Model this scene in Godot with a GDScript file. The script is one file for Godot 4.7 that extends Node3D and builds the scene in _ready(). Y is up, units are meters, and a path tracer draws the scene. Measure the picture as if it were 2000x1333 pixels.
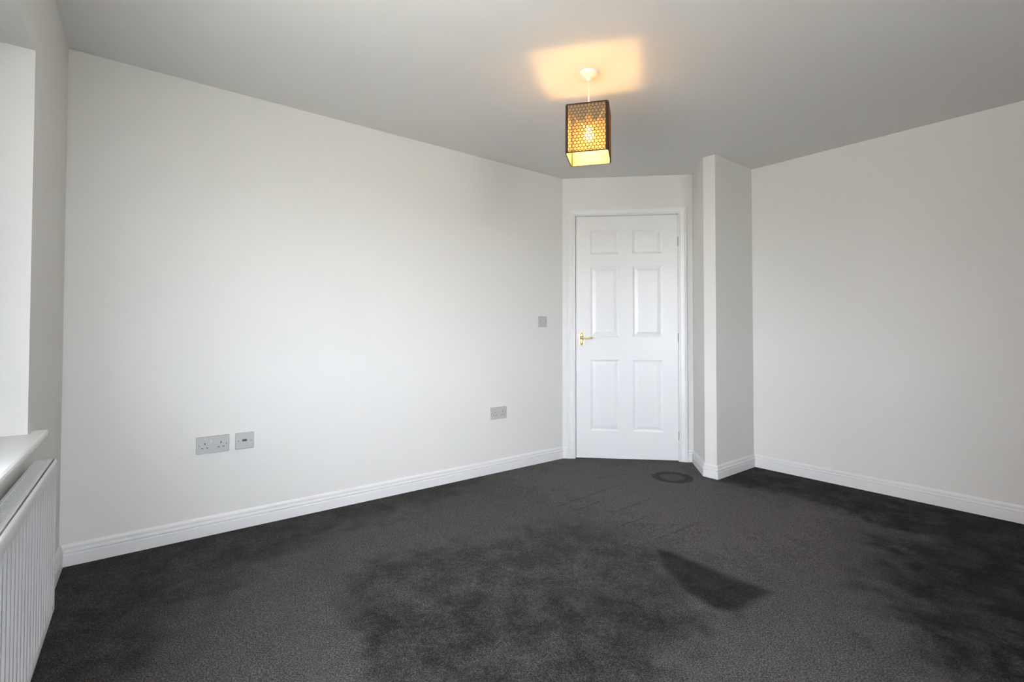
extends Node3D
# Empty white bedroom with charcoal carpet, a door across the corner and a lit pendant shade.
# Plan coordinates: u runs along the left wall away from the window wall (x), w runs towards the left wall (-z).

const H := 2.3                       # ceiling height
const WL := 2.9641                   # left wall, w
const UR := 3.8606                   # right wall, u
const WN := -1.6                    # wall behind the camera's right, w
const UW := -0.1865                  # window wall at the left corner, u
const D1 := Vector2(2.8761, 2.9641)  # door wall ends
const D2 := Vector2(3.6066, 2.2284)
const N1 := Vector2(3.3212, 1.9628)  # nib beside the door
const N2 := Vector2(3.3212, 1.8718)
const SILL := 0.712

var M := {}
var names := {}


func _ready() -> void:
	# ---- camera, sky, exposure ----
	var cam := Camera3D.new()
	cam.name = "camera"
	var yaw := 0.901262
	var pitch := 0.020322
	var roll := 0.0012623
	var fw := Vector3(cos(yaw) * cos(pitch), sin(pitch), -sin(yaw) * cos(pitch))
	var rt := Vector3(sin(yaw), 0, cos(yaw))
	var up := rt.cross(fw)
	var r2 := rt * cos(roll) + up * sin(roll)
	var u2 := up * cos(roll) - rt * sin(roll)
	cam.transform = Transform3D(Basis(r2, u2, -fw), Vector3(0, 1.03795, 0))
	var near := 0.05
	cam.set_frustum(1333.0 / 974.593 * near, Vector2(0, -39.113 / 974.593 * near), near, 60.0)
	add_child(cam)
	cam.current = true

	var env := Environment.new()
	var sky_mat := ProceduralSkyMaterial.new()
	sky_mat.sky_top_color = Color(0.925, 0.953, 1.0)
	sky_mat.sky_horizon_color = Color(0.935, 0.958, 1.0)
	sky_mat.sky_curve = 0.2
	sky_mat.ground_horizon_color = Color(0.70, 0.70, 0.68)
	sky_mat.ground_bottom_color = Color(0.66, 0.66, 0.64)
	sky_mat.ground_curve = 0.2
	var sky := Sky.new()
	sky.sky_material = sky_mat
	env.background_mode = Environment.BG_SKY
	env.sky = sky
	env.background_energy_multiplier = 35.0
	env.tonemap_mode = Environment.TONE_MAPPER_LINEAR
	env.tonemap_exposure = 1.0
	env.sdfgi_enabled = true
	env.ssao_enabled = true
	env.ssil_enabled = true
	var we := WorldEnvironment.new()
	we.name = "world_environment"
	we.environment = env
	add_child(we)

	make_materials()
	build_shell()
	build_window()
	build_baseboards()
	build_door()
	build_radiator()
	build_sockets()
	build_lamp()
	build_shading_house()


# ------------------------------------------------------------------ helpers
func p3(u: float, y: float, w: float) -> Vector3:
	return Vector3(u, y, -w)


func numbered(n: String) -> String:
	names[n] = names.get(n, -1) + 1
	return n if names[n] == 0 else "%s_%03d" % [n, names[n]]


func tag(o: Node3D, label: String, category: String, group := "", kind := "") -> void:
	if label: o.set_meta("label", label)
	if category: o.set_meta("category", category)
	if group: o.set_meta("group", group)
	if kind: o.set_meta("kind", kind)


func thing(called: String, at: Transform3D, label: String, category: String, group := "", kind := "") -> Node3D:
	var o := Node3D.new()
	o.name = numbered(called)
	o.transform = at
	add_child(o, true)
	tag(o, label, category, group, kind)
	return o


func obj(called: String, st: SurfaceTool, m: Material, parent: Node, at := Transform3D()) -> MeshInstance3D:
	var o := MeshInstance3D.new()
	o.name = numbered(called) if parent == self else called
	o.mesh = st.commit()
	o.material_override = m
	o.transform = at
	parent.add_child(o, true)
	return o


func begin(smooth := false) -> SurfaceTool:
	var st := SurfaceTool.new()
	st.begin(Mesh.PRIMITIVE_TRIANGLES)
	st.set_smooth_group(1 if smooth else -1)
	return st


func done(st: SurfaceTool) -> SurfaceTool:
	st.generate_normals()
	return st


# triangles as a flat list; a closed shape is turned so that its faces look outwards (clockwise fronts)
func emit(st: SurfaceTool, t: PackedVector3Array, xf := Transform3D(), oriented := false) -> void:
	var v := 0.0
	if not oriented:
		var c := t[0]
		for i in range(0, t.size(), 3):
			v += (t[i] - c).dot((t[i + 1] - c).cross(t[i + 2] - c))
	var flip := v > 0.0
	for i in range(0, t.size(), 3):
		st.add_vertex(xf * t[i])
		st.add_vertex(xf * t[i + (2 if flip else 1)])
		st.add_vertex(xf * t[i + (1 if flip else 2)])


func quad(t: PackedVector3Array, a: Vector3, b: Vector3, c: Vector3, d: Vector3) -> void:
	t.append_array([a, b, c, a, c, d])


# rings of equal size joined one to the next
func loft(st: SurfaceTool, rings: Array, xf := Transform3D(), cap0 := true, cap1 := true, oriented := false) -> void:
	var t := PackedVector3Array()
	var n: int = rings[0].size()
	for i in rings.size() - 1:
		for k in n:
			quad(t, rings[i][k], rings[i][(k + 1) % n], rings[i + 1][(k + 1) % n], rings[i + 1][k])
	for e in 2:
		if [cap0, cap1][e]:
			var r: PackedVector3Array = rings[0] if e == 0 else rings[-1]
			var c := Vector3.ZERO
			for q in r: c += q / n
			for k in n:
				if e == 0: t.append_array([c, r[(k + 1) % n], r[k]])
				else: t.append_array([c, r[k], r[(k + 1) % n]])
	emit(st, t, xf, oriented)


func rrect(w: float, h: float, r: float, z: float, seg := 4) -> PackedVector3Array:
	var o := PackedVector3Array()
	for c in 4:
		var cx: float = (w / 2 - r) * [1, -1, -1, 1][c]
		var cy: float = (h / 2 - r) * [1, 1, -1, -1][c]
		for k in seg + 1:
			var a := (c + float(k) / seg) * PI / 2
			o.append(Vector3(cx + r * cos(a), cy + r * sin(a), z))
	return o


# a plate in the xy plane, from z0 to z1, corners rounded and front edge softened
func plate(st: SurfaceTool, w: float, h: float, r: float, z0: float, z1: float, bev := 0.002, xf := Transform3D()) -> void:
	loft(st, [rrect(w, h, r, z0), rrect(w, h, r, z1 - bev), rrect(w - bev * 0.6, h - bev * 0.6, maxf(r - bev * 0.3, 0.0002), z1 - bev * 0.3), rrect(w - bev * 2, h - bev * 2, maxf(r - bev, 0.0002), z1)], xf)


func box(st: SurfaceTool, a: Vector3, b: Vector3, bev := 0.0, xf := Transform3D()) -> void:
	var s := (b - a).abs()
	var c := (a + b) / 2
	if bev <= 0.0:
		var r0 := PackedVector3Array()
		var r1 := PackedVector3Array()
		for k in 4:
			var x: float = s.x / 2 * [1, -1, -1, 1][k]
			var y: float = s.y / 2 * [1, 1, -1, -1][k]
			r0.append(c + Vector3(x, y, -s.z / 2))
			r1.append(c + Vector3(x, y, s.z / 2))
		loft(st, [r0, r1], xf)
		return
	var rings := []
	for q in [[-1, 1], [-1, 0], [1, 0], [1, 1]]:
		var inset: float = bev * 2 * q[1]
		var r := rrect(s.x - inset, s.y - inset, bev, (s.z / 2 - (0.0 if q[1] else bev)) * q[0], 2)
		for k in r.size(): r[k] += c
		rings.append(r)
	loft(st, rings, xf)


func lathe(st: SurfaceTool, prof: Array, seg := 24, xf := Transform3D()) -> void:
	var rings := []
	for q in prof:
		var r := PackedVector3Array()
		for k in seg:
			var a := TAU * k / seg
			r.append(Vector3(q[0] * cos(a), q[1], q[0] * sin(a)))
		rings.append(r)
	loft(st, rings, xf)


func tube(st: SurfaceTool, path: Array, radii: Array, seg := 10, xf := Transform3D()) -> void:
	var rings := []
	var ref := Vector3(0.31, 0.87, 0.38)
	for i in path.size():
		var d: Vector3 = (path[mini(i + 1, path.size() - 1)] - path[maxi(i - 1, 0)]).normalized()
		var x := (ref - d * ref.dot(d)).normalized()
		ref = x
		var y := d.cross(x)
		var r := PackedVector3Array()
		var rad: float = radii[mini(i, radii.size() - 1)]
		for k in seg:
			var a := TAU * k / seg
			r.append(path[i] + (x * cos(a) + y * sin(a)) * rad)
		rings.append(r)
	loft(st, rings, xf)


# upright prism over a polygon of plan points
func prism(st: SurfaceTool, pts: Array, y0: float, y1: float) -> void:
	var flat := PackedVector2Array(pts)
	var idx := Geometry2D.triangulate_polygon(flat)
	var t := PackedVector3Array()
	var ccw := not Geometry2D.is_polygon_clockwise(flat)
	for i in range(0, idx.size(), 3):
		var a := flat[idx[i]]
		var b := flat[idx[i + 1]]
		var c := flat[idx[i + 2]]
		if ((b - a).cross(c - a) > 0) != ccw:
			var k := b
			b = c
			c = k
		t.append_array([p3(a.x, y0, a.y), p3(b.x, y0, b.y), p3(c.x, y0, c.y), p3(a.x, y1, a.y), p3(c.x, y1, c.y), p3(b.x, y1, b.y)])
	for i in flat.size():
		var a := flat[i]
		var b := flat[(i + 1) % flat.size()]
		quad(t, p3(b.x, y0, b.y), p3(a.x, y0, a.y), p3(a.x, y1, a.y), p3(b.x, y1, b.y))
	emit(st, t)


# profile (out, height) swept from a to b in plan with given mitre offsets
func run(st: SurfaceTool, a: Vector2, b: Vector2, ma: Vector2, mb: Vector2, prof: Array) -> void:
	var r0 := PackedVector3Array()
	var r1 := PackedVector3Array()
	for q in prof:
		var x: Vector2 = a + ma * q[0]
		var y: Vector2 = b + mb * q[0]
		r0.append(p3(x.x, q[1], x.y))
		r1.append(p3(y.x, q[1], y.y))
	loft(st, [r0, r1])


func window_frame_of_reference(e: float, y: float, z := 0.0) -> Transform3D:
	var x := Vector3(-0.03669, 0, 0.99933)
	var out := Vector3(-0.99933, 0, -0.03669)
	return Transform3D(Basis(x, Vector3.UP, out), p3(UW, 0, WL) + x * e + Vector3.UP * y + out * z)


func door_axes(t: float, y: float, z := 0.0) -> Transform3D:
	var d := (D2 - D1).normalized()
	var x := Vector3(d.x, 0, -d.y)
	var out := x.cross(Vector3.UP)
	return Transform3D(Basis(x, Vector3.UP, out), p3(D1.x, 0, D1.y) + x * t + Vector3.UP * y + out * z)


# ------------------------------------------------------------------ materials
func mat(c: Color, rough: float, metal := 0.0) -> StandardMaterial3D:
	var m := StandardMaterial3D.new()
	m.albedo_color = c
	m.roughness = rough
	m.metallic = metal
	return m


func noise_tex(freq: float, size: int, lo: Color, hi: Color, sd: int, kind := FastNoiseLite.TYPE_SIMPLEX, normal := false, oct := 3) -> NoiseTexture2D:
	var n := FastNoiseLite.new()
	n.noise_type = kind
	n.frequency = freq
	n.seed = sd
	n.fractal_octaves = oct
	var t := NoiseTexture2D.new()
	t.width = size
	t.height = size
	t.seamless = true
	t.noise = n
	if normal:
		t.as_normal_map = true
		t.bump_strength = 4.0
	else:
		var g := Gradient.new()
		g.set_color(0, lo)
		g.set_color(1, hi)
		t.color_ramp = g
	return t


func make_materials() -> void:
	var stipple := noise_tex(0.09, 512, Color.WHITE, Color.WHITE, 4, FastNoiseLite.TYPE_SIMPLEX, true)
	for k in [["wall", Color(0.905, 0.902, 0.888)], ["ceiling", Color(0.935, 0.93, 0.922)]]:
		var m := mat(k[1], 0.85)
		m.uv1_triplanar = true
		m.uv1_world_triplanar = true
		m.uv1_scale = Vector3.ONE * 3.0
		m.normal_enabled = true
		m.normal_texture = stipple
		m.normal_scale = 0.02
		m.metallic_specular = 0.3
		M[k[0]] = m
	M.trim = mat(Color(0.925, 0.925, 0.925), 0.34)
	M.door = mat(Color(0.925, 0.925, 0.925), 0.30)
	M.board = mat(Color(0.93, 0.935, 0.935), 0.25)
	M.upvc = mat(Color(0.93, 0.94, 0.945), 0.25)
	M.radiator = mat(Color(0.885, 0.89, 0.90), 0.32)
	M.dark = mat(Color(0.05, 0.05, 0.05), 0.8)
	M.plastic = mat(Color(0.75, 0.75, 0.745), 0.35)
	M.rocker = mat(Color(0.79, 0.79, 0.785), 0.3)
	M.slot = mat(Color(0.30, 0.30, 0.30), 0.7)
	M.screw = mat(Color(0.62, 0.62, 0.62), 0.35, 0.8)
	M.steel = mat(Color(0.74, 0.74, 0.73), 0.45, 0.5)
	M.brass = mat(Color(0.93, 0.85, 0.64), 0.28, 1.0)
	M.white_plastic = mat(Color(0.93, 0.92, 0.91), 0.4)
	M.blind = mat(Color(0.86, 0.87, 0.88), 0.9)
	M.brick = mat(Color(0.42, 0.31, 0.27), 0.9)
	M.roof = mat(Color(0.25, 0.22, 0.21), 0.8)
	M.dark_glass = mat(Color(0.10, 0.11, 0.12), 0.1)
	M.glass = mat(Color(1, 1, 1, 0.04), 0.02)
	M.glass.transparency = BaseMaterial3D.TRANSPARENCY_ALPHA
	M.lattice = mat(Color(0.42, 0.28, 0.14), 0.8)
	M.hem = mat(Color(0.20, 0.15, 0.11), 0.8)
	M.wire = mat(Color(0.90, 0.84, 0.70), 0.4, 0.3)
	M.sheer = mat(Color(0.22, 0.17, 0.15, 0.48), 0.9)
	M.sheer.transparency = BaseMaterial3D.TRANSPARENCY_ALPHA
	M.lining = mat(Color(0.99, 0.91, 0.67, 0.62), 0.8)
	M.lining.transparency = BaseMaterial3D.TRANSPARENCY_ALPHA
	M.bulb = mat(Color(1, 0.95, 0.85), 0.4)
	M.bulb.emission_enabled = true
	M.bulb.emission = Color(1.0, 0.82, 0.52)
	M.bulb.emission_energy_multiplier = 20.0
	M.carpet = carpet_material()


# ---- carpet: charcoal pile whose nap has been pushed two ways; some ragged patches are painted light and shade instead
# each patch: how much it darkens the pile, softness of its edge, raggedness, how mottled it is, outline in plan (u, w)
const NAP_AND_LIGHT := [
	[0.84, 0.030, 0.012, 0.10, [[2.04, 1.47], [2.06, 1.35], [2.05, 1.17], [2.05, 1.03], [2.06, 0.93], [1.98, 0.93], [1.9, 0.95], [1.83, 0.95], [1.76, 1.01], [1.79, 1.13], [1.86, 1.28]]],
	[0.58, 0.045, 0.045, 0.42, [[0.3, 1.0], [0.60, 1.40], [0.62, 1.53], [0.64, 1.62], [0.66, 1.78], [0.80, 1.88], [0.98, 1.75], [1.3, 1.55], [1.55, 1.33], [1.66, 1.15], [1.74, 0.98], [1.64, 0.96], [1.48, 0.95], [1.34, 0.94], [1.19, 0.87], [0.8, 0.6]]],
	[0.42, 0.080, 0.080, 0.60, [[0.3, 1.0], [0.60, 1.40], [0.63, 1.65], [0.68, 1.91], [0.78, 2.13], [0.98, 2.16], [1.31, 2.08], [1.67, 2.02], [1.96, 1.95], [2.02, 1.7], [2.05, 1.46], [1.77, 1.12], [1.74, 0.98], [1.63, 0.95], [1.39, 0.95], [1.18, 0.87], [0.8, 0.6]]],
	[0.50, 0.160, 0.120, 0.35, [[-0.3, 3.1], [2.2, 3.1], [2.0, 2.82], [1.51, 2.70], [1.02, 2.62], [0.64, 2.5], [0.29, 2.36], [0.15, 2.05], [-0.3, 1.6]]],  # brushed pile along the left wall, plus painted falloff at the near end
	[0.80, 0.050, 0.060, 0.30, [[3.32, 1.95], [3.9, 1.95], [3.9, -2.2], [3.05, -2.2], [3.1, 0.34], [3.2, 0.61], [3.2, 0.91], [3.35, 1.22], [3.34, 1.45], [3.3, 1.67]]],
	[0.85, 0.200, 0.140, 0.30, [[3.3, 0.3], [3.22, 0.70], [3.02, 0.84], [2.65, 0.74], [2.25, 0.58], [1.9, 0.38], [1.6, 0.1], [1.5, -0.8], [3.3, -1.6]]],  # painted falloff: shade put into the carpet colour at the near right
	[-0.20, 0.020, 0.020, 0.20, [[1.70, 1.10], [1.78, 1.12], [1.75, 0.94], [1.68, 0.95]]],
	[-0.36, 0.200, 0.200, 0.30, [[2.15, 2.9], [2.95, 2.9], [3.5, 2.2], [3.2, 1.9], [3.2, 1.1], [2.6, 1.0], [2.2, 1.2], [2.2, 2.2]]],  # painted light: far carpet brightened where little light reaches
]
const DRAG_LINES := [[[2.06, 2.17], [2.66, 2.2]], [[2.11, 2.05], [2.34, 2.07]], [[2.68, 2.41], [2.93, 2.34]], [[2.26, 1.9], [2.6, 1.91]], [[2.16, 1.52], [2.51, 1.51]], [[1.99, 1.74], [2.33, 1.74]]]


func inside_by(poly: PackedVector2Array, q: Vector2) -> float:
	var best := 9.0
	for i in poly.size():
		best = minf(best, q.distance_squared_to(Geometry2D.get_closest_point_to_segment(q, poly[i], poly[(i + 1) % poly.size()])))
	return sqrt(best) * (1.0 if Geometry2D.is_point_in_polygon(q, poly) else -1.0)


func carpet_material() -> StandardMaterial3D:
	var side := 1200
	var span := 5.4
	var coarse := 300
	# distance to each patch edge on a coarse grid, drawn finer by interpolation
	var fields := []
	for p in NAP_AND_LIGHT:
		var a := PackedVector2Array()
		for q in p[4]: a.append(Vector2(q[0], q[1]))
		var im := Image.create_empty(coarse, coarse, false, Image.FORMAT_RF)
		for j in coarse:
			for i in coarse:
				var q := Vector2(-0.7 + span * (i + 0.5) / coarse, -2.1 + span * (j + 0.5) / coarse)
				im.set_pixel(i, j, Color(inside_by(a, q), 0, 0))
		im.resize(side, side, Image.INTERPOLATE_BILINEAR)
		fields.append([im.get_data().to_float32_array(), p[0], p[1], p[2], p[3]])
	var warp := FastNoiseLite.new()
	warp.seed = 11
	warp.frequency = 0.02
	warp.fractal_octaves = 5
	warp.fractal_gain = 0.62
	var clump := FastNoiseLite.new()
	clump.seed = 5
	clump.frequency = 0.16
	clump.fractal_octaves = 3
	clump.fractal_gain = 0.6
	var tread := FastNoiseLite.new()
	tread.seed = 23
	tread.frequency = 0.022
	tread.fractal_octaves = 4
	tread.fractal_gain = 0.6
	var bytes := PackedByteArray()
	bytes.resize(side * side * 3)
	for j in side:
		for i in side:
			var at := j * side + i
			var wob := warp.get_noise_2d(i, j)
			var cl := clump.get_noise_2d(i, j)
			var tr := tread.get_noise_2d(i, j)
			var d := 0.0
			var lt := 0.0
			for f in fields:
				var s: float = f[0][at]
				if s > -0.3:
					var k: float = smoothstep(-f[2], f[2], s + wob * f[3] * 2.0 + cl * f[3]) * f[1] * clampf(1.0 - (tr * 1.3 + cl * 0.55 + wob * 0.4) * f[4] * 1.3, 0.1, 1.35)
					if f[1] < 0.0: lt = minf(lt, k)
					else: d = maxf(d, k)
			var q := Vector2(-0.7 + span * (i + 0.5) / side, -2.1 + span * (j + 0.5) / side)
			# ring left by a round base near the door
			var r := q.distance_to(Vector2(3.11, 2.09))
			if r < 0.2:
				d = maxf(d, 0.7 * (smoothstep(0.150, 0.130, r + cl * 0.01) - 0.7 * smoothstep(0.095, 0.070, r + cl * 0.02)))
			for l in DRAG_LINES:
				if absf(q.y - l[0][1]) < 0.15 and q.x > l[0][0] - 0.05 and q.x < l[1][0] + 0.05:
					var near_ := Geometry2D.get_closest_point_to_segment(q, Vector2(l[0][0], l[0][1]), Vector2(l[1][0], l[1][1]))
					d = maxf(d, 0.30 * smoothstep(0.014, 0.002, near_.distance_to(q + Vector2(0, wob * 0.012)) + cl * 0.008))
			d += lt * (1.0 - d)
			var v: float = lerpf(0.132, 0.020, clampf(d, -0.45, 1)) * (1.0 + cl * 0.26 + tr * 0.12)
			var c := Color(v * 1.04, v * 0.985, v * 0.95).linear_to_srgb()
			bytes[at * 3] = int(clampf(c.r, 0, 1) * 255)
			bytes[at * 3 + 1] = int(clampf(c.g, 0, 1) * 255)
			bytes[at * 3 + 2] = int(clampf(c.b, 0, 1) * 255)
	var m := mat(Color.WHITE, 1.0)
	m.metallic_specular = 0.1
	m.albedo_texture = ImageTexture.create_from_image(Image.create_from_data(side, side, false, Image.FORMAT_RGB8, bytes))
	m.detail_enabled = true
	m.detail_uv_layer = BaseMaterial3D.DETAIL_UV_2
	m.detail_blend_mode = BaseMaterial3D.BLEND_MODE_MUL
	m.detail_albedo = noise_tex(0.10, 1024, Color(0.40, 0.40, 0.41), Color(1, 1, 1), 8, FastNoiseLite.TYPE_SIMPLEX, false, 3)
	m.uv2_scale = Vector3.ONE
	m.rim_enabled = true
	m.rim = 0.06
	m.rim_tint = 0.5
	return m


# ------------------------------------------------------------------ room shell
func build_shell() -> void:
	# floor: a thick slab, its top carries the carpet with its own coordinates
	var st := SurfaceTool.new()
	st.begin(Mesh.PRIMITIVE_TRIANGLES)
	var a := Vector3(-0.62, 0, -3.25)
	var b := Vector3(4.05, 0, 2.1)
	var side := [[Vector3(a.x, 0, a.z), Vector3(b.x, 0, a.z), Vector3(b.x, 0, b.z), Vector3(a.x, 0, b.z), Vector3.UP],
		[Vector3(a.x, -0.2, b.z), Vector3(b.x, -0.2, b.z), Vector3(b.x, -0.2, a.z), Vector3(a.x, -0.2, a.z), Vector3.DOWN],
		[Vector3(a.x, 0, b.z), Vector3(b.x, 0, b.z), Vector3(b.x, -0.2, b.z), Vector3(a.x, -0.2, b.z), Vector3.BACK],
		[Vector3(b.x, 0, a.z), Vector3(a.x, 0, a.z), Vector3(a.x, -0.2, a.z), Vector3(b.x, -0.2, a.z), Vector3.FORWARD],
		[Vector3(b.x, 0, b.z), Vector3(b.x, 0, a.z), Vector3(b.x, -0.2, a.z), Vector3(b.x, -0.2, b.z), Vector3.RIGHT],
		[Vector3(a.x, 0, a.z), Vector3(a.x, 0, b.z), Vector3(a.x, -0.2, b.z), Vector3(a.x, -0.2, a.z), Vector3.LEFT]]
	for f in side:
		for k in [0, 1, 2, 0, 2, 3]:
			var v: Vector3 = f[k]
			st.set_normal(f[4])
			st.set_uv(Vector2((v.x + 0.7) / 5.4, (-v.z + 2.1) / 5.4))
			st.set_uv2(Vector2(v.x, v.z) / 0.9)
			st.add_vertex(v)
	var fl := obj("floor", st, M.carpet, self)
	tag(fl, "charcoal grey carpet with brushed darker patches of pile and painted light and shade covering the whole floor", "floor", "", "structure")

	st = begin()
	box(st, Vector3(-0.62, H, -3.25), Vector3(4.05, H + 0.2, 2.1))
	tag(obj("ceiling", done(st), M.ceiling, self), "plain white painted ceiling above the pendant lamp", "ceiling", "", "structure")

	st = begin()
	prism(st, [Vector2(-0.62, WL), Vector2(-0.62, WL + 0.2), Vector2(D1.x + 0.2, WL + 0.2), Vector2(D1.x, WL)], 0, H)
	tag(obj("wall_left", done(st), M.wall, self), "long plain white left wall with sockets and a switch plate", "wall", "", "structure")

	# door wall with its opening, in the door's own axes
	var len_ := D1.distance_to(D2)
	st = begin()
	box(st, Vector3(0, 0, -0.12), Vector3(0.080, H, 0))
	box(st, Vector3(0.949, 0, -0.12), Vector3(len_, H, 0))
	box(st, Vector3(0.080, 2.010, -0.12), Vector3(0.949, H, 0))
	tag(obj("wall_door", done(st), M.wall, self, door_axes(0, 0)), "narrow white wall set diagonally across the corner around the door", "wall", "", "structure")

	# return, nib and stub beside the door: one solid
	var o := Vector2(0.7046, 0.7096) * 0.12
	st = begin()
	prism(st, [D2, N1, N2, Vector2(UR, N2.y), Vector2(UR + 0.19, N2.y), Vector2(UR + 0.19, 2.5), D2 + o], 0, H)
	tag(obj("wall_nib", done(st), M.wall, self), "narrow white projecting wall end to the right of the door", "wall", "", "structure")

	st = begin()
	prism(st, [Vector2(UR, N2.y), Vector2(UR, WN - 0.15), Vector2(UR + 0.19, WN - 0.15), Vector2(UR + 0.19, N2.y)], 0, H)
	tag(obj("wall_right", done(st), M.wall, self), "blank white wall at the right, opposite the window", "wall", "", "structure")

	st = begin()
	box(st, Vector3(-0.62, 0, -WN), Vector3(V0, H, 0.40 - WN))
	box(st, Vector3(V1, 0, -WN), Vector3(UR, H, 0.40 - WN))
	box(st, Vector3(V0, 0, -WN), Vector3(V1, 0.82, 0.40 - WN))
	box(st, Vector3(V0, 2.10, -WN), Vector3(V1, H, 0.40 - WN))
	tag(obj("wall_behind", done(st), M.wall, self), "white wall closing the room outside the right of the picture", "wall", "", "structure")

	# window wall with opening e 0.79 .. W2, y SILL-0.03 .. 1.93
	st = begin()
	box(st, Vector3(-0.02, 0, 0), Vector3(0.79, H, 0.27))
	box(st, Vector3(W2, 0, 0), Vector3(5.0, H, 0.27))
	box(st, Vector3(0.79, 0, 0), Vector3(W2, SILL - 0.024, 0.27))
	box(st, Vector3(0.79, 1.93, 0), Vector3(W2, H, 0.27))
	tag(obj("wall_window", done(st), M.wall, self, window_frame_of_reference(0, 0)), "white wall at the left edge with the window recess above the radiator", "wall", "", "structure")

const W2 := 2.95
const V0 := 0.15                     # added fill window, in the unseen wall
const V1 := 0.95


func glazing(root: Node3D, w: float, h: float, posts: Array, z0: float) -> void:
	var st := begin()
	box(st, Vector3(0, 0, z0), Vector3(0.06, h, z0 + 0.07), 0.004)
	box(st, Vector3(w - 0.06, 0, z0), Vector3(w, h, z0 + 0.07), 0.004)
	box(st, Vector3(0.06, 0, z0), Vector3(w - 0.06, 0.06, z0 + 0.07), 0.004)
	box(st, Vector3(0.06, h - 0.06, z0), Vector3(w - 0.06, h, z0 + 0.07), 0.004)
	var fr := obj("window_frame", done(st), M.upvc, root)
	for k in range(1, posts.size() - 1):
		st = begin()
		box(st, Vector3(posts[k] - 0.03, 0.06, z0), Vector3(posts[k] + 0.03, h - 0.06, z0 + 0.07), 0.004)
		obj("mullion", done(st), M.upvc, fr)
	for k in posts.size() - 1:
		var xa: float = posts[k] + (0.0 if k == 0 else 0.03)
		var xb: float = posts[k + 1] - (0.0 if k == posts.size() - 2 else 0.03)
		st = begin()
		box(st, Vector3(xa, 0.06, z0 + 0.03), Vector3(xb, h - 0.06, z0 + 0.034))
		obj("pane", done(st), M.glass, root)


func build_window() -> void:
	var x0 := 0.79
	var root := thing("window_1", window_frame_of_reference(x0, SILL), "white framed window set back in the recess at the left edge", "window", "", "structure")
	var w := W2 - x0
	var h := 1.93 - SILL
	var z0 := 0.17
	glazing(root, w, h, [0.06, 0.76, 1.43, w - 0.06], z0)
	var st: SurfaceTool
	# unseen blind, added to dim the recess reveal
	var bl := thing("added_blind", window_frame_of_reference(x0 + 0.006, 1.93 - 0.002, 0.14), "added white roller blind, unseen, dimming the recess reveal", "blind")
	st = begin(true)
	tube(st, [Vector3(0.0, -0.028, 0), Vector3(0.37, -0.028, 0), Vector3(0.74, -0.028, 0)], [0.022], 16)
	obj("roller_tube", done(st), M.blind, bl)
	st = begin()
	box(st, Vector3(0.004, -h + 0.06, 0.020), Vector3(0.736, -0.028, 0.0215))
	obj("blind_fabric", done(st), M.blind, bl)
	st = begin()
	box(st, Vector3(0.004, -h + 0.042, 0.016), Vector3(0.736, -h + 0.062, 0.026), 0.003)
	obj("bottom_bar", done(st), M.upvc, bl)

	# second window, unseen, added in the right-hand wall for fill light
	var two := thing("window_2", Transform3D(Basis(), Vector3(V0, 0.82, 0.30 - WN)), "added white framed window, unseen, giving fill light from the right", "window", "", "structure")
	glazing(two, V1 - V0, 1.28, [0.06, V1 - V0 - 0.06], 0.0)

	# window board: nosing with rounded front, horns past the recess
	var sl := thing("trim_1", window_frame_of_reference(x0, SILL), "glossy white window board with rounded front edge above the radiator", "window sill", "", "structure")
	st = begin()
	var prof := [[0.169, 0.0], [-0.034, 0.0], [-0.0395, -0.003], [-0.042, -0.009], [-0.042, -0.016], [-0.0395, -0.021], [-0.034, -0.024], [0.169, -0.024]]
	var r0 := PackedVector3Array()
	var r1 := PackedVector3Array()
	for q in prof:
		var horn: float = 0.068 if q[0] <= 0.0 else 0.0
		r0.append(Vector3(0.001, q[1], q[0]))
		r1.append(Vector3(w - 0.001, q[1], q[0]))
	loft(st, [r0, r1])
	obj("sill_board", done(st), M.board, sl)
	for s in 2:
		st = begin()
		var ra := PackedVector3Array()
		var rb := PackedVector3Array()
		for q in prof:
			var z: float = minf(q[0], -0.0005)
			ra.append(Vector3(-0.068 if s == 0 else w - 0.001, q[1], z))
			rb.append(Vector3(0.001 if s == 0 else w + 0.068, q[1], z))
		loft(st, [ra, rb])
		obj("sill_horn", done(st), M.board, sl)


const SKIRT := [[0.0, 0.0], [0.015, 0.0], [0.015, 0.050], [0.0125, 0.0525], [0.0125, 0.055], [0.0145, 0.058], [0.0148, 0.064], [0.0135, 0.0675], [0.0085, 0.069], [0.0080, 0.0745], [0.0100, 0.0770], [0.0098, 0.084], [0.0070, 0.091], [0.0045, 0.094], [0.0, 0.095]]


func mitre(a: Vector2, b: Vector2, c: Vector2) -> Vector2:
	var d1 := (b - a).normalized()
	var d2 := (c - b).normalized()
	var n1 := Vector2(d1.y, -d1.x)
	var n2 := Vector2(d2.y, -d2.x)
	return (n1 + n2) / (1.0 + n1.dot(n2))


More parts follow.
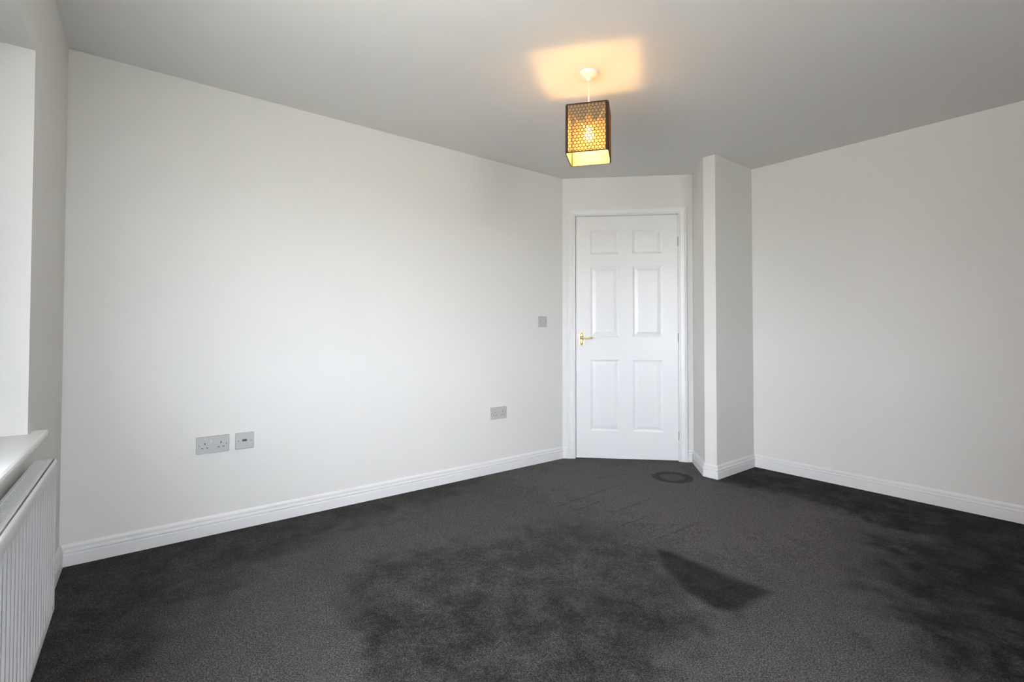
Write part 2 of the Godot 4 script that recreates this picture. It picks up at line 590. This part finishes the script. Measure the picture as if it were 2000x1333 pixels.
func build_baseboards() -> void:
	var wdir := Vector2(-0.03669, -0.99933)
	var c0 := Vector2(UW, WL)
	var far := c0 + wdir * 4.87
	var br := Vector2(UR, WN)
	var dd := (D2 - D1).normalized()
	var ends := [D1 + dd * 0.0405, D1 + dd * 0.9916]
	var loop := [c0, D1, D2, N1, N2, Vector2(UR, N2.y), br, Vector2(far.x, WN)]
	var m := []
	for i in loop.size():
		m.append(mitre(loop[(i + loop.size() - 1) % loop.size()], loop[i], loop[(i + 1) % loop.size()]))
	var nd := Vector2(dd.y, -dd.x)
	var list := [
		["baseboard_left", loop[0], loop[1], m[0], m[1], "long white moulded baseboard along the foot of the left wall"],
		["baseboard_door", loop[1], ends[0], m[1], nd, "short stub of white baseboard left of the door architrave"],
		["baseboard_door", ends[1], loop[2], nd, m[2], "short stub of white baseboard right of the door architrave"],
		["baseboard_return", loop[2], loop[3], m[2], m[3], "white baseboard on the short wall running out from the door"],
		["baseboard_nib", loop[3], loop[4], m[3], m[4], "tiny white baseboard across the narrow end of the projecting wall"],
		["baseboard_stub", loop[4], loop[5], m[4], m[5], "white baseboard between the projecting wall end and right wall"],
		["baseboard_right", loop[5], loop[6], m[5], m[6], "white moulded baseboard along the foot of the right wall"],
		["baseboard_behind", loop[6], loop[7], m[6], m[7], "white baseboard outside the right of the picture"],
		["baseboard_window", loop[7], loop[0], m[7], m[0], "white baseboard behind and below the radiator"],
	]
	for q in list:
		var st := begin()
		run(st, q[1], q[2], q[3], q[4], SKIRT)
		tag(obj(q[0], done(st), M.trim, self), q[5], "baseboard", "", "structure")


# ------------------------------------------------------------------ door
func build_door() -> void:
	var root := thing("door_1", door_axes(0, 0), "white six panel door with brass lever handle in the diagonal corner", "door", "", "structure")
	# lining
	var st := begin()
	box(st, Vector3(0.080, 0, -0.12), Vector3(0.1085, 2.01, 0), 0.001)
	box(st, Vector3(0.9225, 0, -0.12), Vector3(0.949, 2.01, 0), 0.001)
	box(st, Vector3(0.1085, 1.9815, -0.12), Vector3(0.9225, 2.01, 0), 0.001)
	# stop behind the leaf
	box(st, Vector3(0.1085, 0, -0.12), Vector3(0.123, 1.9815, -0.042), 0.001)
	box(st, Vector3(0.908, 0, -0.12), Vector3(0.9225, 1.9815, -0.042), 0.001)
	box(st, Vector3(0.123, 1.967, -0.12), Vector3(0.908, 1.9815, -0.042), 0.001)
	obj("door_lining", done(st), M.trim, root)
	st = begin()
	box(st, Vector3(0.09, 0, -0.12), Vector3(0.94, 0.012, -0.043))  # added dark strip, stops light leaking under the leaf
	obj("leak_strip", done(st), M.dark, root)
	# architrave: (distance out from the opening, height off the wall)
	var prof := [[0.0, 0.0], [0.0, 0.010], [0.003, 0.013], [0.010, 0.013], [0.014, 0.0105], [0.020, 0.012], [0.030, 0.015], [0.040, 0.0175], [0.047, 0.018], [0.049, 0.0155], [0.052, 0.018], [0.061, 0.018], [0.0645, 0.015], [0.0645, 0.0]]
	var cs := [Vector2(0.105, 0), Vector2(0.105, 1.985), Vector2(0.927, 1.985), Vector2(0.927, 0)]
	var ms := [Vector2(-1, 0), Vector2(-1, 1), Vector2(1, 1), Vector2(1, 0)]
	for k in 3:
		st = begin()
		var rings := []
		for e in 2:
			var r := PackedVector3Array()
			for q in prof:
				var at: Vector2 = cs[k + e] + ms[k + e] * q[0]
				r.append(Vector3(at.x, at.y, q[1]))
			rings.append(r)
		loft(st, rings)
		obj("architrave", done(st), M.trim, root)

	# leaf with six sunk and raised panels
	var x0 := 0.1115
	var x1 := 0.9205
	var y0 := 0.007
	var y1 := 1.979
	var cx := [[0.2275, 0.460], [0.566, 0.8035]]
	var ry := [[0.228, 0.806], [0.990, 1.569], [1.668, 1.867]]
	var xs := [x0, cx[0][0], cx[0][1], cx[1][0], cx[1][1], x1]
	var ys := [y0, ry[0][0], ry[0][1], ry[1][0], ry[1][1], ry[2][0], ry[2][1], y1]
	st = begin()
	var t := PackedVector3Array()
	var zf := -0.001
	for i in 5:
		for j in 7:
			if i % 2 == 1 and j % 2 == 1:
				continue
			quad(t, Vector3(xs[i], ys[j], zf), Vector3(xs[i], ys[j + 1], zf), Vector3(xs[i + 1], ys[j + 1], zf), Vector3(xs[i + 1], ys[j], zf))
	var zb := -0.041
	quad(t, Vector3(x0, y0, zb), Vector3(x1, y0, zb), Vector3(x1, y1, zb), Vector3(x0, y1, zb))
	quad(t, Vector3(x0, y0, zf), Vector3(x0, y0, zb), Vector3(x0, y1, zb), Vector3(x0, y1, zf))
	quad(t, Vector3(x1, y0, zb), Vector3(x1, y0, zf), Vector3(x1, y1, zf), Vector3(x1, y1, zb))
	quad(t, Vector3(x0, y1, zf), Vector3(x0, y1, zb), Vector3(x1, y1, zb), Vector3(x1, y1, zf))
	quad(t, Vector3(x0, y0, zb), Vector3(x0, y0, zf), Vector3(x1, y0, zf), Vector3(x1, y0, zb))
	emit(st, t, Transform3D(), true)
	var leaf := obj("door_leaf", done(st), M.door, root)
	for j in 3:
		for i in 2:
			st = begin()
			var a := Vector2(cx[i][0], ry[j][0])
			var b := Vector2(cx[i][1], ry[j][1])
			var rings := []
			for q in [[0.0, 0.0], [0.003, -0.0015], [0.008, -0.0030], [0.013, -0.0055], [0.016, -0.0060], [0.020, -0.0060], [0.023, -0.0054], [0.040, -0.0016], [0.044, -0.0010]]:
				var r := PackedVector3Array([Vector3(a.x + q[0], a.y + q[0], zf + q[1]), Vector3(b.x - q[0], a.y + q[0], zf + q[1]), Vector3(b.x - q[0], b.y - q[0], zf + q[1]), Vector3(a.x + q[0], b.y - q[0], zf + q[1])])
				r.reverse()
				rings.append(r)
			loft(st, rings, Transform3D(), false, true, true)
			obj("door_panel", done(st), M.door, leaf)
	for y in [0.203, 0.987, 1.761]:
		st = begin(true)
		lathe(st, [[0.001, -0.037], [0.003, -0.0365], [0.003, -0.033], [0.0046, -0.032], [0.0046, 0.032], [0.003, 0.033], [0.003, 0.0365], [0.001, 0.037]], 12, Transform3D(Basis(), Vector3(0.9225, y, 0.005)))
		obj("hinge", done(st), M.steel, leaf)
	# brass lever on a short backplate with a bead, rounded at both ends
	var hx := 0.157
	st = begin(true)
	var rr := []
	for q in [[0.044, 0.113, 0.0], [0.044, 0.113, 0.003], [0.041, 0.110, 0.0055], [0.036, 0.105, 0.006], [0.032, 0.101, 0.0045], [0.028, 0.097, 0.006], [0.020, 0.086, 0.0095], [0.008, 0.070, 0.011]]:
		rr.append(rrect(q[0], q[1], q[0] * 0.499, q[2], 6))
	loft(st, rr)
	var hd := obj("door_handle", done(st), M.brass, root, Transform3D(Basis(), Vector3(hx, 0.9745, zf)))
	tag(hd, "polished brass lever handle", "")
	st = begin(true)
	lathe(st, [[0.001, 0.0], [0.015, 0.001], [0.015, 0.006], [0.011, 0.010], [0.0095, 0.030], [0.0105, 0.046], [0.009, 0.052], [0.001, 0.054]], 16, Transform3D(Basis(Vector3.RIGHT, PI / 2), Vector3(0, 0.0105, 0.008)))
	obj("spindle_boss", done(st), M.brass, hd)
	st = begin(true)
	var path := []
	var rad := []
	for k in 17:
		var s := k / 16.0
		path.append(Vector3(-0.002 + 0.088 * s, 0.0105 - 0.006 * sin(s * PI) + 0.004 * s, 0.052 + 0.004 * sin(s * PI)))
		rad.append([0.0085, 0.0082, 0.0076, 0.007, 0.0066, 0.0063, 0.006, 0.006, 0.006, 0.0062, 0.0065, 0.007, 0.0078, 0.0085, 0.0085, 0.0065, 0.002][k])
	tube(st, path, rad, 12)
	obj("lever", done(st), M.brass, hd)
	for s in [-1, 1]:
		st = begin(true)
		lathe(st, [[0.0005, 0.0], [0.0038, 0.0], [0.0034, 0.0012], [0.0005, 0.0018]], 10, Transform3D(Basis(Vector3.RIGHT, PI / 2), Vector3(0, s * 0.043, 0.0055)))
		obj("screw", done(st), M.brass, hd)


# ------------------------------------------------------------------ radiator (below the window)
func build_radiator() -> void:
	var e0 := 0.818
	var length := 1.52
	var yb := 0.152
	var yt := 0.632
	var root := thing("radiator", window_frame_of_reference(e0, yb), "white panel radiator with vertical ribs below the window board", "radiator")
	var h := yt - yb
	var zf := -0.075
	# front panel: ribbed height field with rolled edges
	var prof_y := [[0.0, 0.010], [0.004, 0.002], [0.012, 0.0], [0.030, 0.0], [0.044, 0.0], [h - 0.050, 0.0], [h - 0.036, 0.0], [h - 0.008, 0.0], [h - 0.002, 0.002], [h, 0.006]]
	var mask := [0, 0, 0, 0, 1, 1, 0, 0, 0, 0]
	var cols := [[0.0, 0.010], [0.003, 0.002], [0.010, 0.0], [0.016, 0.0]]
	var pitch_ := 0.040
	var n := int((length - 0.05) / pitch_)
	var start := (length - n * pitch_) / 2
	for k in n:
		var x := start + k * pitch_
		cols.append_array([[x, 0.0], [x + 0.005, -0.0085], [x + 0.008, -0.0095], [x + 0.018, -0.0095], [x + 0.021, -0.0085], [x + 0.026, 0.0]])
	cols.append_array([[length - 0.016, 0.0], [length - 0.010, 0.0], [length - 0.003, 0.002], [length, 0.010]])
	var st := begin(true)
	var t := PackedVector3Array()
	var grid := []
	for j in prof_y.size():
		var row := PackedVector3Array()
		for c in cols:
			var z: float = zf + maxf(prof_y[j][1], maxf(c[1], 0.0)) - minf(c[1], 0.0) * mask[j]
			row.append(Vector3(c[0], prof_y[j][0], z))
		grid.append(row)
	for j in grid.size() - 1:
		for i in cols.size() - 1:
			quad(t, grid[j][i], grid[j][i + 1], grid[j + 1][i + 1], grid[j + 1][i])
	emit(st, t, Transform3D(), true)
	st.set_smooth_group(2)
	box(st, Vector3(0.0, 0.0, zf + 0.010), Vector3(length, h, zf + 0.014))
	obj("front_panel", done(st), M.radiator, root)
	# back panel
	st = begin()
	box(st, Vector3(0.0, 0.0, -0.024), Vector3(length, h - 0.004, -0.018), 0.002)
	obj("back_panel", done(st), M.radiator, root)
	# end covers
	for s in 2:
		st = begin()
		var xa := -0.002 if s == 0 else length - 0.001
		box(st, Vector3(xa, 0.02, zf + 0.012), Vector3(xa + 0.003, h - 0.001, -0.018), 0.001)
		obj("side_cover", done(st), M.radiator, root)
	# top grille: rails and a long row of cross slats
	st = begin()
	box(st, Vector3(0, h - 0.005, zf + 0.0115), Vector3(length, h + 0.001, zf + 0.022), 0.0015)
	box(st, Vector3(0, h - 0.005, -0.030), Vector3(length, h + 0.001, -0.020), 0.0015)
	var g := obj("top_grille", done(st), M.radiator, root)
	st = begin()
	var x := 0.0
	while x < length - 0.006:
		box(st, Vector3(x, h - 0.003, zf + 0.020), Vector3(x + 0.0085, h, -0.028))
		x += 0.0115
	var sl := obj("grille_slat", done(st), M.radiator, g)
	sl.set_meta("kind", "stuff")
	# hidden inlet pipe behind the lower end and wall brackets
	for bx in [0.18, length - 0.18]:
		st = begin()
		box(st, Vector3(bx, 0.06, -0.020), Vector3(bx + 0.03, h - 0.05, 0.0), 0.002)
		obj("wall_bracket", done(st), M.steel, root)


# ------------------------------------------------------------------ sockets and switch on the left wall
func slots(parent: Node, cx: float, cy: float) -> void:
	for q in [[0.0, 0.0115, 0.0045, 0.009], [-0.011, -0.0105, 0.008, 0.0042], [0.011, -0.0105, 0.008, 0.0042]]:
		var st := begin()
		box(st, Vector3(cx + q[0] - q[2] / 2, cy + q[1] - q[3] / 2, 0.0078), Vector3(cx + q[0] + q[2] / 2, cy + q[1] + q[3] / 2, 0.00935))
		obj("pin_slot", done(st), M.slot, parent)


func screws(parent: Node, dx: float) -> void:
	for s in [-1, 1]:
		var st := begin(true)
		lathe(st, [[0.0004, 0.0], [0.0036, 0.0], [0.0032, 0.0009], [0.0004, 0.0013]], 10, Transform3D(Basis(Vector3.RIGHT, PI / 2), Vector3(s * dx, 0, 0.0088)))
		obj("screw", done(st), M.screw, parent)


func left_wall(u: float, y: float) -> Transform3D:
	return Transform3D(Basis(), p3(u, y, WL))


func double_socket(u: float, y: float, label: String) -> void:
	var root := thing("double_socket", left_wall(u, y), label, "socket", "double wall sockets")
	var st := begin()
	plate(st, 0.146, 0.086, 0.004, 0.0, 0.0092, 0.0025)
	obj("face_plate", done(st), M.plastic, root)
	for s in [-1, 1]:
		slots(root, s * 0.036, -0.004)
		st = begin()
		plate(st, 0.0105, 0.019, 0.0015, 0.008, 0.0118, 0.0012, Transform3D(Basis(Vector3.RIGHT, 0.07 * s), Vector3(s * 0.0095, 0.020, 0.0)))
		obj("rocker_switch", done(st), M.rocker, root)
	screws(root, 0.0605)


func build_sockets() -> void:
	double_socket(0.3925, 0.4565, "pale grey double socket on the left wall near the radiator")
	double_socket(2.217, 0.4345, "pale grey double socket on the left wall nearer the door")
	# single outlet beside the near double socket
	var root := thing("telephone_socket", left_wall(0.538, 0.457), "pale grey single square telephone outlet right of the near double socket", "socket")
	var st := begin()
	plate(st, 0.087, 0.084, 0.004, 0.0, 0.0092, 0.0025)
	obj("face_plate", done(st), M.plastic, root)
	st = begin()
	box(st, Vector3(-0.012, -0.003, 0.0078), Vector3(0.010, 0.008, 0.0094))
	obj("jack_opening", done(st), M.slot, root)
	st = begin()
	plate(st, 0.028, 0.005, 0.001, 0.0088, 0.0104, 0.0008, Transform3D(Basis(), Vector3(-0.001, -0.007, 0)))
	obj("jack_lip", done(st), M.plastic, root)
	screws(root, 0.030)
	# light switch beside the door
	root = thing("light_switch", left_wall(2.653, 1.114), "square pale grey light switch plate on left wall beside the door", "switch")
	st = begin()
	plate(st, 0.085, 0.085, 0.004, 0.0, 0.0085, 0.0025)
	obj("face_plate", done(st), M.plastic, root)
	st = begin()
	plate(st, 0.0105, 0.020, 0.0015, 0.0075, 0.0112, 0.0012, Transform3D(Basis(Vector3.RIGHT, 0.1), Vector3(0, 0, 0)))
	obj("rocker_switch", done(st), M.rocker, root)
	screws(root, 0.030)


# ------------------------------------------------------------------ pendant lamp
func build_lamp() -> void:
	var cu := 1.7855
	var cw := 1.6559
	var s := 0.2022
	var h := 0.2319
	var root := thing("pendant_lamp", Transform3D(Basis(Vector3.UP, deg_to_rad(-52.97)), p3(cu, H, cw)), "lit pendant lamp with square dark honeycomb shade hanging from the ceiling", "lamp")
	# ceiling rose
	var st := begin(true)
	lathe(st, [[0.001, 0.0], [0.048, 0.0], [0.0485, -0.004], [0.047, -0.012], [0.043, -0.019], [0.034, -0.0245], [0.020, -0.028], [0.013, -0.030], [0.011, -0.038], [0.008, -0.042], [0.001, -0.0425]], 32)
	obj("ceiling_rose", done(st), M.white_plastic, root)
	st = begin(true)
	tube(st, [Vector3(0, -0.040, 0), Vector3(0, -0.12, 0), Vector3(0, -0.205, 0)], [0.0033], 10)
	obj("cord", done(st), M.white_plastic, root)
	st = begin(true)
	lathe(st, [[0.001, -0.200], [0.008, -0.202], [0.013, -0.212], [0.0165, -0.222], [0.0175, -0.226], [0.0175, -0.262], [0.021, -0.263], [0.021, -0.269], [0.0165, -0.270], [0.0165, -0.278], [0.001, -0.279]], 20)
	obj("lamp_holder", done(st), M.white_plastic, root)
	# golf ball bulb and its light
	var yb := -0.312
	st = begin(true)
	var pr := [[0.001, 0.036], [0.012, 0.034]]
	for k in 15:
		var a := lerpf(0.50, PI - 0.02, k / 14.0)
		pr.append([0.026 * sin(a), 0.026 * cos(a)])
	lathe(st, pr, 24, Transform3D(Basis(), Vector3(0, yb, 0)))
	obj("bulb", done(st), M.bulb, root)
	var l := OmniLight3D.new()
	l.name = "bulb_light"
	l.position = Vector3(0, yb, 0)
	l.light_color = Color(1.0, 0.77, 0.45)
	l.light_energy = 0.13
	l.light_size = 0.02
	l.omni_range = 12.0
	l.omni_attenuation = 2.0
	l.shadow_enabled = true
	root.add_child(l)
	# shade: wire carrier, four honeycomb panels with sheer and gold lining, bound hems
	var top := 2.1087 - H
	var bot := top - h
	st = begin(true)
	lathe_ring(st, 0.0235, 0.0018, -0.266)
	for k in 4:
		var a := PI / 4 + k * PI / 2
		var d := Vector3(cos(a), 0, sin(a))
		var pts := []
		for i in 11:
			var q := i / 10.0
			pts.append(d * lerpf(0.0235, s * 0.5 * 1.36, q) + Vector3.UP * lerpf(-0.266, top - 0.004, pow(q, 1.9)))
		tube(st, pts, [0.0016], 8)
	obj("shade_carrier", done(st), M.wire, root)
	var rc := 0.014
	for k in 2:
		st = begin()
		var y := top if k == 0 else bot
		var dy := -0.005 if k == 0 else 0.005
		var rings := []
		for q in [[0.0006, 0.0], [0.0006, dy], [-0.0030, dy], [-0.0030, 0.0], [0.0006, 0.0]]:
			var r := rrect(s + q[0] * 2, s + q[0] * 2, rc + q[0], 0.0, 6)
			for i in r.size(): r[i] = Vector3(r[i].x, y + q[1], r[i].y)
			rings.append(r)
		loft(st, rings, Transform3D(), false, false)
		obj("shade_hem", done(st), M.hem, root)
	var panel := lattice(s - 2 * rc, h, 0.0165, 0.0073, 0.0010)
	var corner := begin(true)
	var cr := []
	for q in [[s / 2, 0.0], [s / 2, -h], [s / 2 - 0.0012, -h], [s / 2 - 0.0012, 0.0], [s / 2, 0.0]]:
		var r := PackedVector3Array()
		for i in 7:
			var a := PI / 2 * i / 6.0
			var rad: float = q[0] - (s / 2 - rc)
			r.append(Vector3(s / 2 - rc + rad * cos(a), q[1], s / 2 - rc + rad * sin(a)))
		cr.append(r)
	var ct := PackedVector3Array()
	for i in 4:
		for k in 6:
			quad(ct, cr[i][k], cr[i][k + 1], cr[i + 1][k + 1], cr[i + 1][k])
	emit(corner, ct, Transform3D(), true)
	var corner_mesh := done(corner).commit()
	for k in 4:
		var turn := Transform3D(Basis(Vector3.UP, k * PI / 2), Vector3(0, top, 0))
		var o := MeshInstance3D.new()
		o.name = "shade_panel"
		o.mesh = panel
		o.material_override = M.lattice
		o.transform = turn * Transform3D(Basis(), Vector3(0, 0, s / 2))
		root.add_child(o, true)
		for q in [["sheer_layer", M.sheer, -0.0024], ["lining", M.lining, -0.0040]]:
			var stl := begin()
			var tq := PackedVector3Array()
			var hw := s / 2 - rc * 0.6
			quad(tq, Vector3(-hw, -h + 0.002, q[2]), Vector3(-hw, -0.002, q[2]), Vector3(hw, -0.002, q[2]), Vector3(hw, -h + 0.002, q[2]))
			emit(stl, tq, Transform3D(), true)
			obj(q[0], done(stl), q[1], o)
		var c := MeshInstance3D.new()
		c.name = "shade_corner"
		c.mesh = corner_mesh
		c.material_override = M.hem
		c.transform = turn
		root.add_child(c, true)


func lathe_ring(st: SurfaceTool, big: float, small: float, y: float) -> void:
	var rings := []
	for k in 33:
		var a := TAU * k / 32
		var r := PackedVector3Array()
		for i in 8:
			var b := TAU * i / 8
			r.append(Vector3((big + small * cos(b)) * cos(a), y + small * sin(b), (big + small * cos(b)) * sin(a)))
		rings.append(r)
	loft(st, rings, Transform3D(), false, false)


# a thin sheet w wide, hanging h down from y 0, with round holes on a hexagonal grid
func lattice(w: float, h: float, pitch_: float, hole: float, thick: float) -> ArrayMesh:
	var st := begin()
	var t := PackedVector3Array()
	var row_h := pitch_ * sqrt(3.0) / 2
	var hex := pitch_ / sqrt(3.0)
	var rows := int(ceil(h / row_h)) + 1
	var cols := int(ceil(w / pitch_)) + 2
	for j in rows:
		for i in cols:
			var c := Vector2(-w / 2 + (i - 0.5 + 0.5 * (j % 2)) * pitch_, -j * row_h)
			var outer := PackedVector2Array()
			var inner := PackedVector2Array()
			for k in 12:
				var a := PI / 6 * k + PI / 6
				var rad := hex if k % 2 == 0 else hex * cos(PI / 6)
				var p := c + Vector2(cos(a), sin(a)) * rad
				var q := c + Vector2(cos(a), sin(a)) * hole
				outer.append(Vector2(clampf(p.x, -w / 2, w / 2), clampf(p.y, -h, 0)))
				inner.append(Vector2(clampf(q.x, -w / 2, w / 2), clampf(q.y, -h, 0)))
			for k in 12:
				var n := (k + 1) % 12
				if absf((outer[n] - outer[k]).cross(inner[k] - outer[k])) + absf((outer[n] - inner[k]).cross(inner[n] - inner[k])) < 1e-9:
					continue
				var oa := Vector3(outer[k].x, outer[k].y, 0)
				var ob := Vector3(outer[n].x, outer[n].y, 0)
				var ia := Vector3(inner[k].x, inner[k].y, 0)
				var ib := Vector3(inner[n].x, inner[n].y, 0)
				var back := Vector3(0, 0, -thick)
				quad(t, oa, ia, ib, ob)
				quad(t, oa + back, ob + back, ib + back, ia + back)
				quad(t, ia, ia + back, ib + back, ib)
	emit(st, t, Transform3D(), true)
	return done(st).commit()


# ------------------------------------------------------------------ added house, unseen: placed to take the sky from the right of the room
func build_shading_house() -> void:
	var root := thing("shading_house", Transform3D(Basis(), p3(-6.5, -0.3, 0.25)), "added two storey brick house, unseen, shading the right of the room", "house")
	var st := begin()
	box(st, Vector3(-6.0, 0, -9.0), Vector3(0, 5.0, 0))
	obj("wall", done(st), M.brick, root)
	st = begin()
	loft(st, [PackedVector3Array([Vector3(-6.3, 4.95, 0.15), Vector3(-3.0, 7.0, 0.15), Vector3(0.3, 4.95, 0.15)]), PackedVector3Array([Vector3(-6.3, 4.95, -9.15), Vector3(-3.0, 7.0, -9.15), Vector3(0.3, 4.95, -9.15)])])
	obj("roof", done(st), M.roof, root)
	for k in 4:
		var at := Vector3(0.0, 0.9 + 2.5 * (k % 2), -2.4 - 3.6 * int(k / 2.0))
		st = begin()
		box(st, at + Vector3(-0.02, 0, -0.6), at + Vector3(0.03, 1.2, 0.6), 0.01)
		var f := obj("window_frame", done(st), M.upvc, root)
		st = begin()
		box(st, at + Vector3(0.02, 0.07, -0.53), at + Vector3(0.034, 1.13, 0.53))
		obj("pane", done(st), M.dark_glass, f)
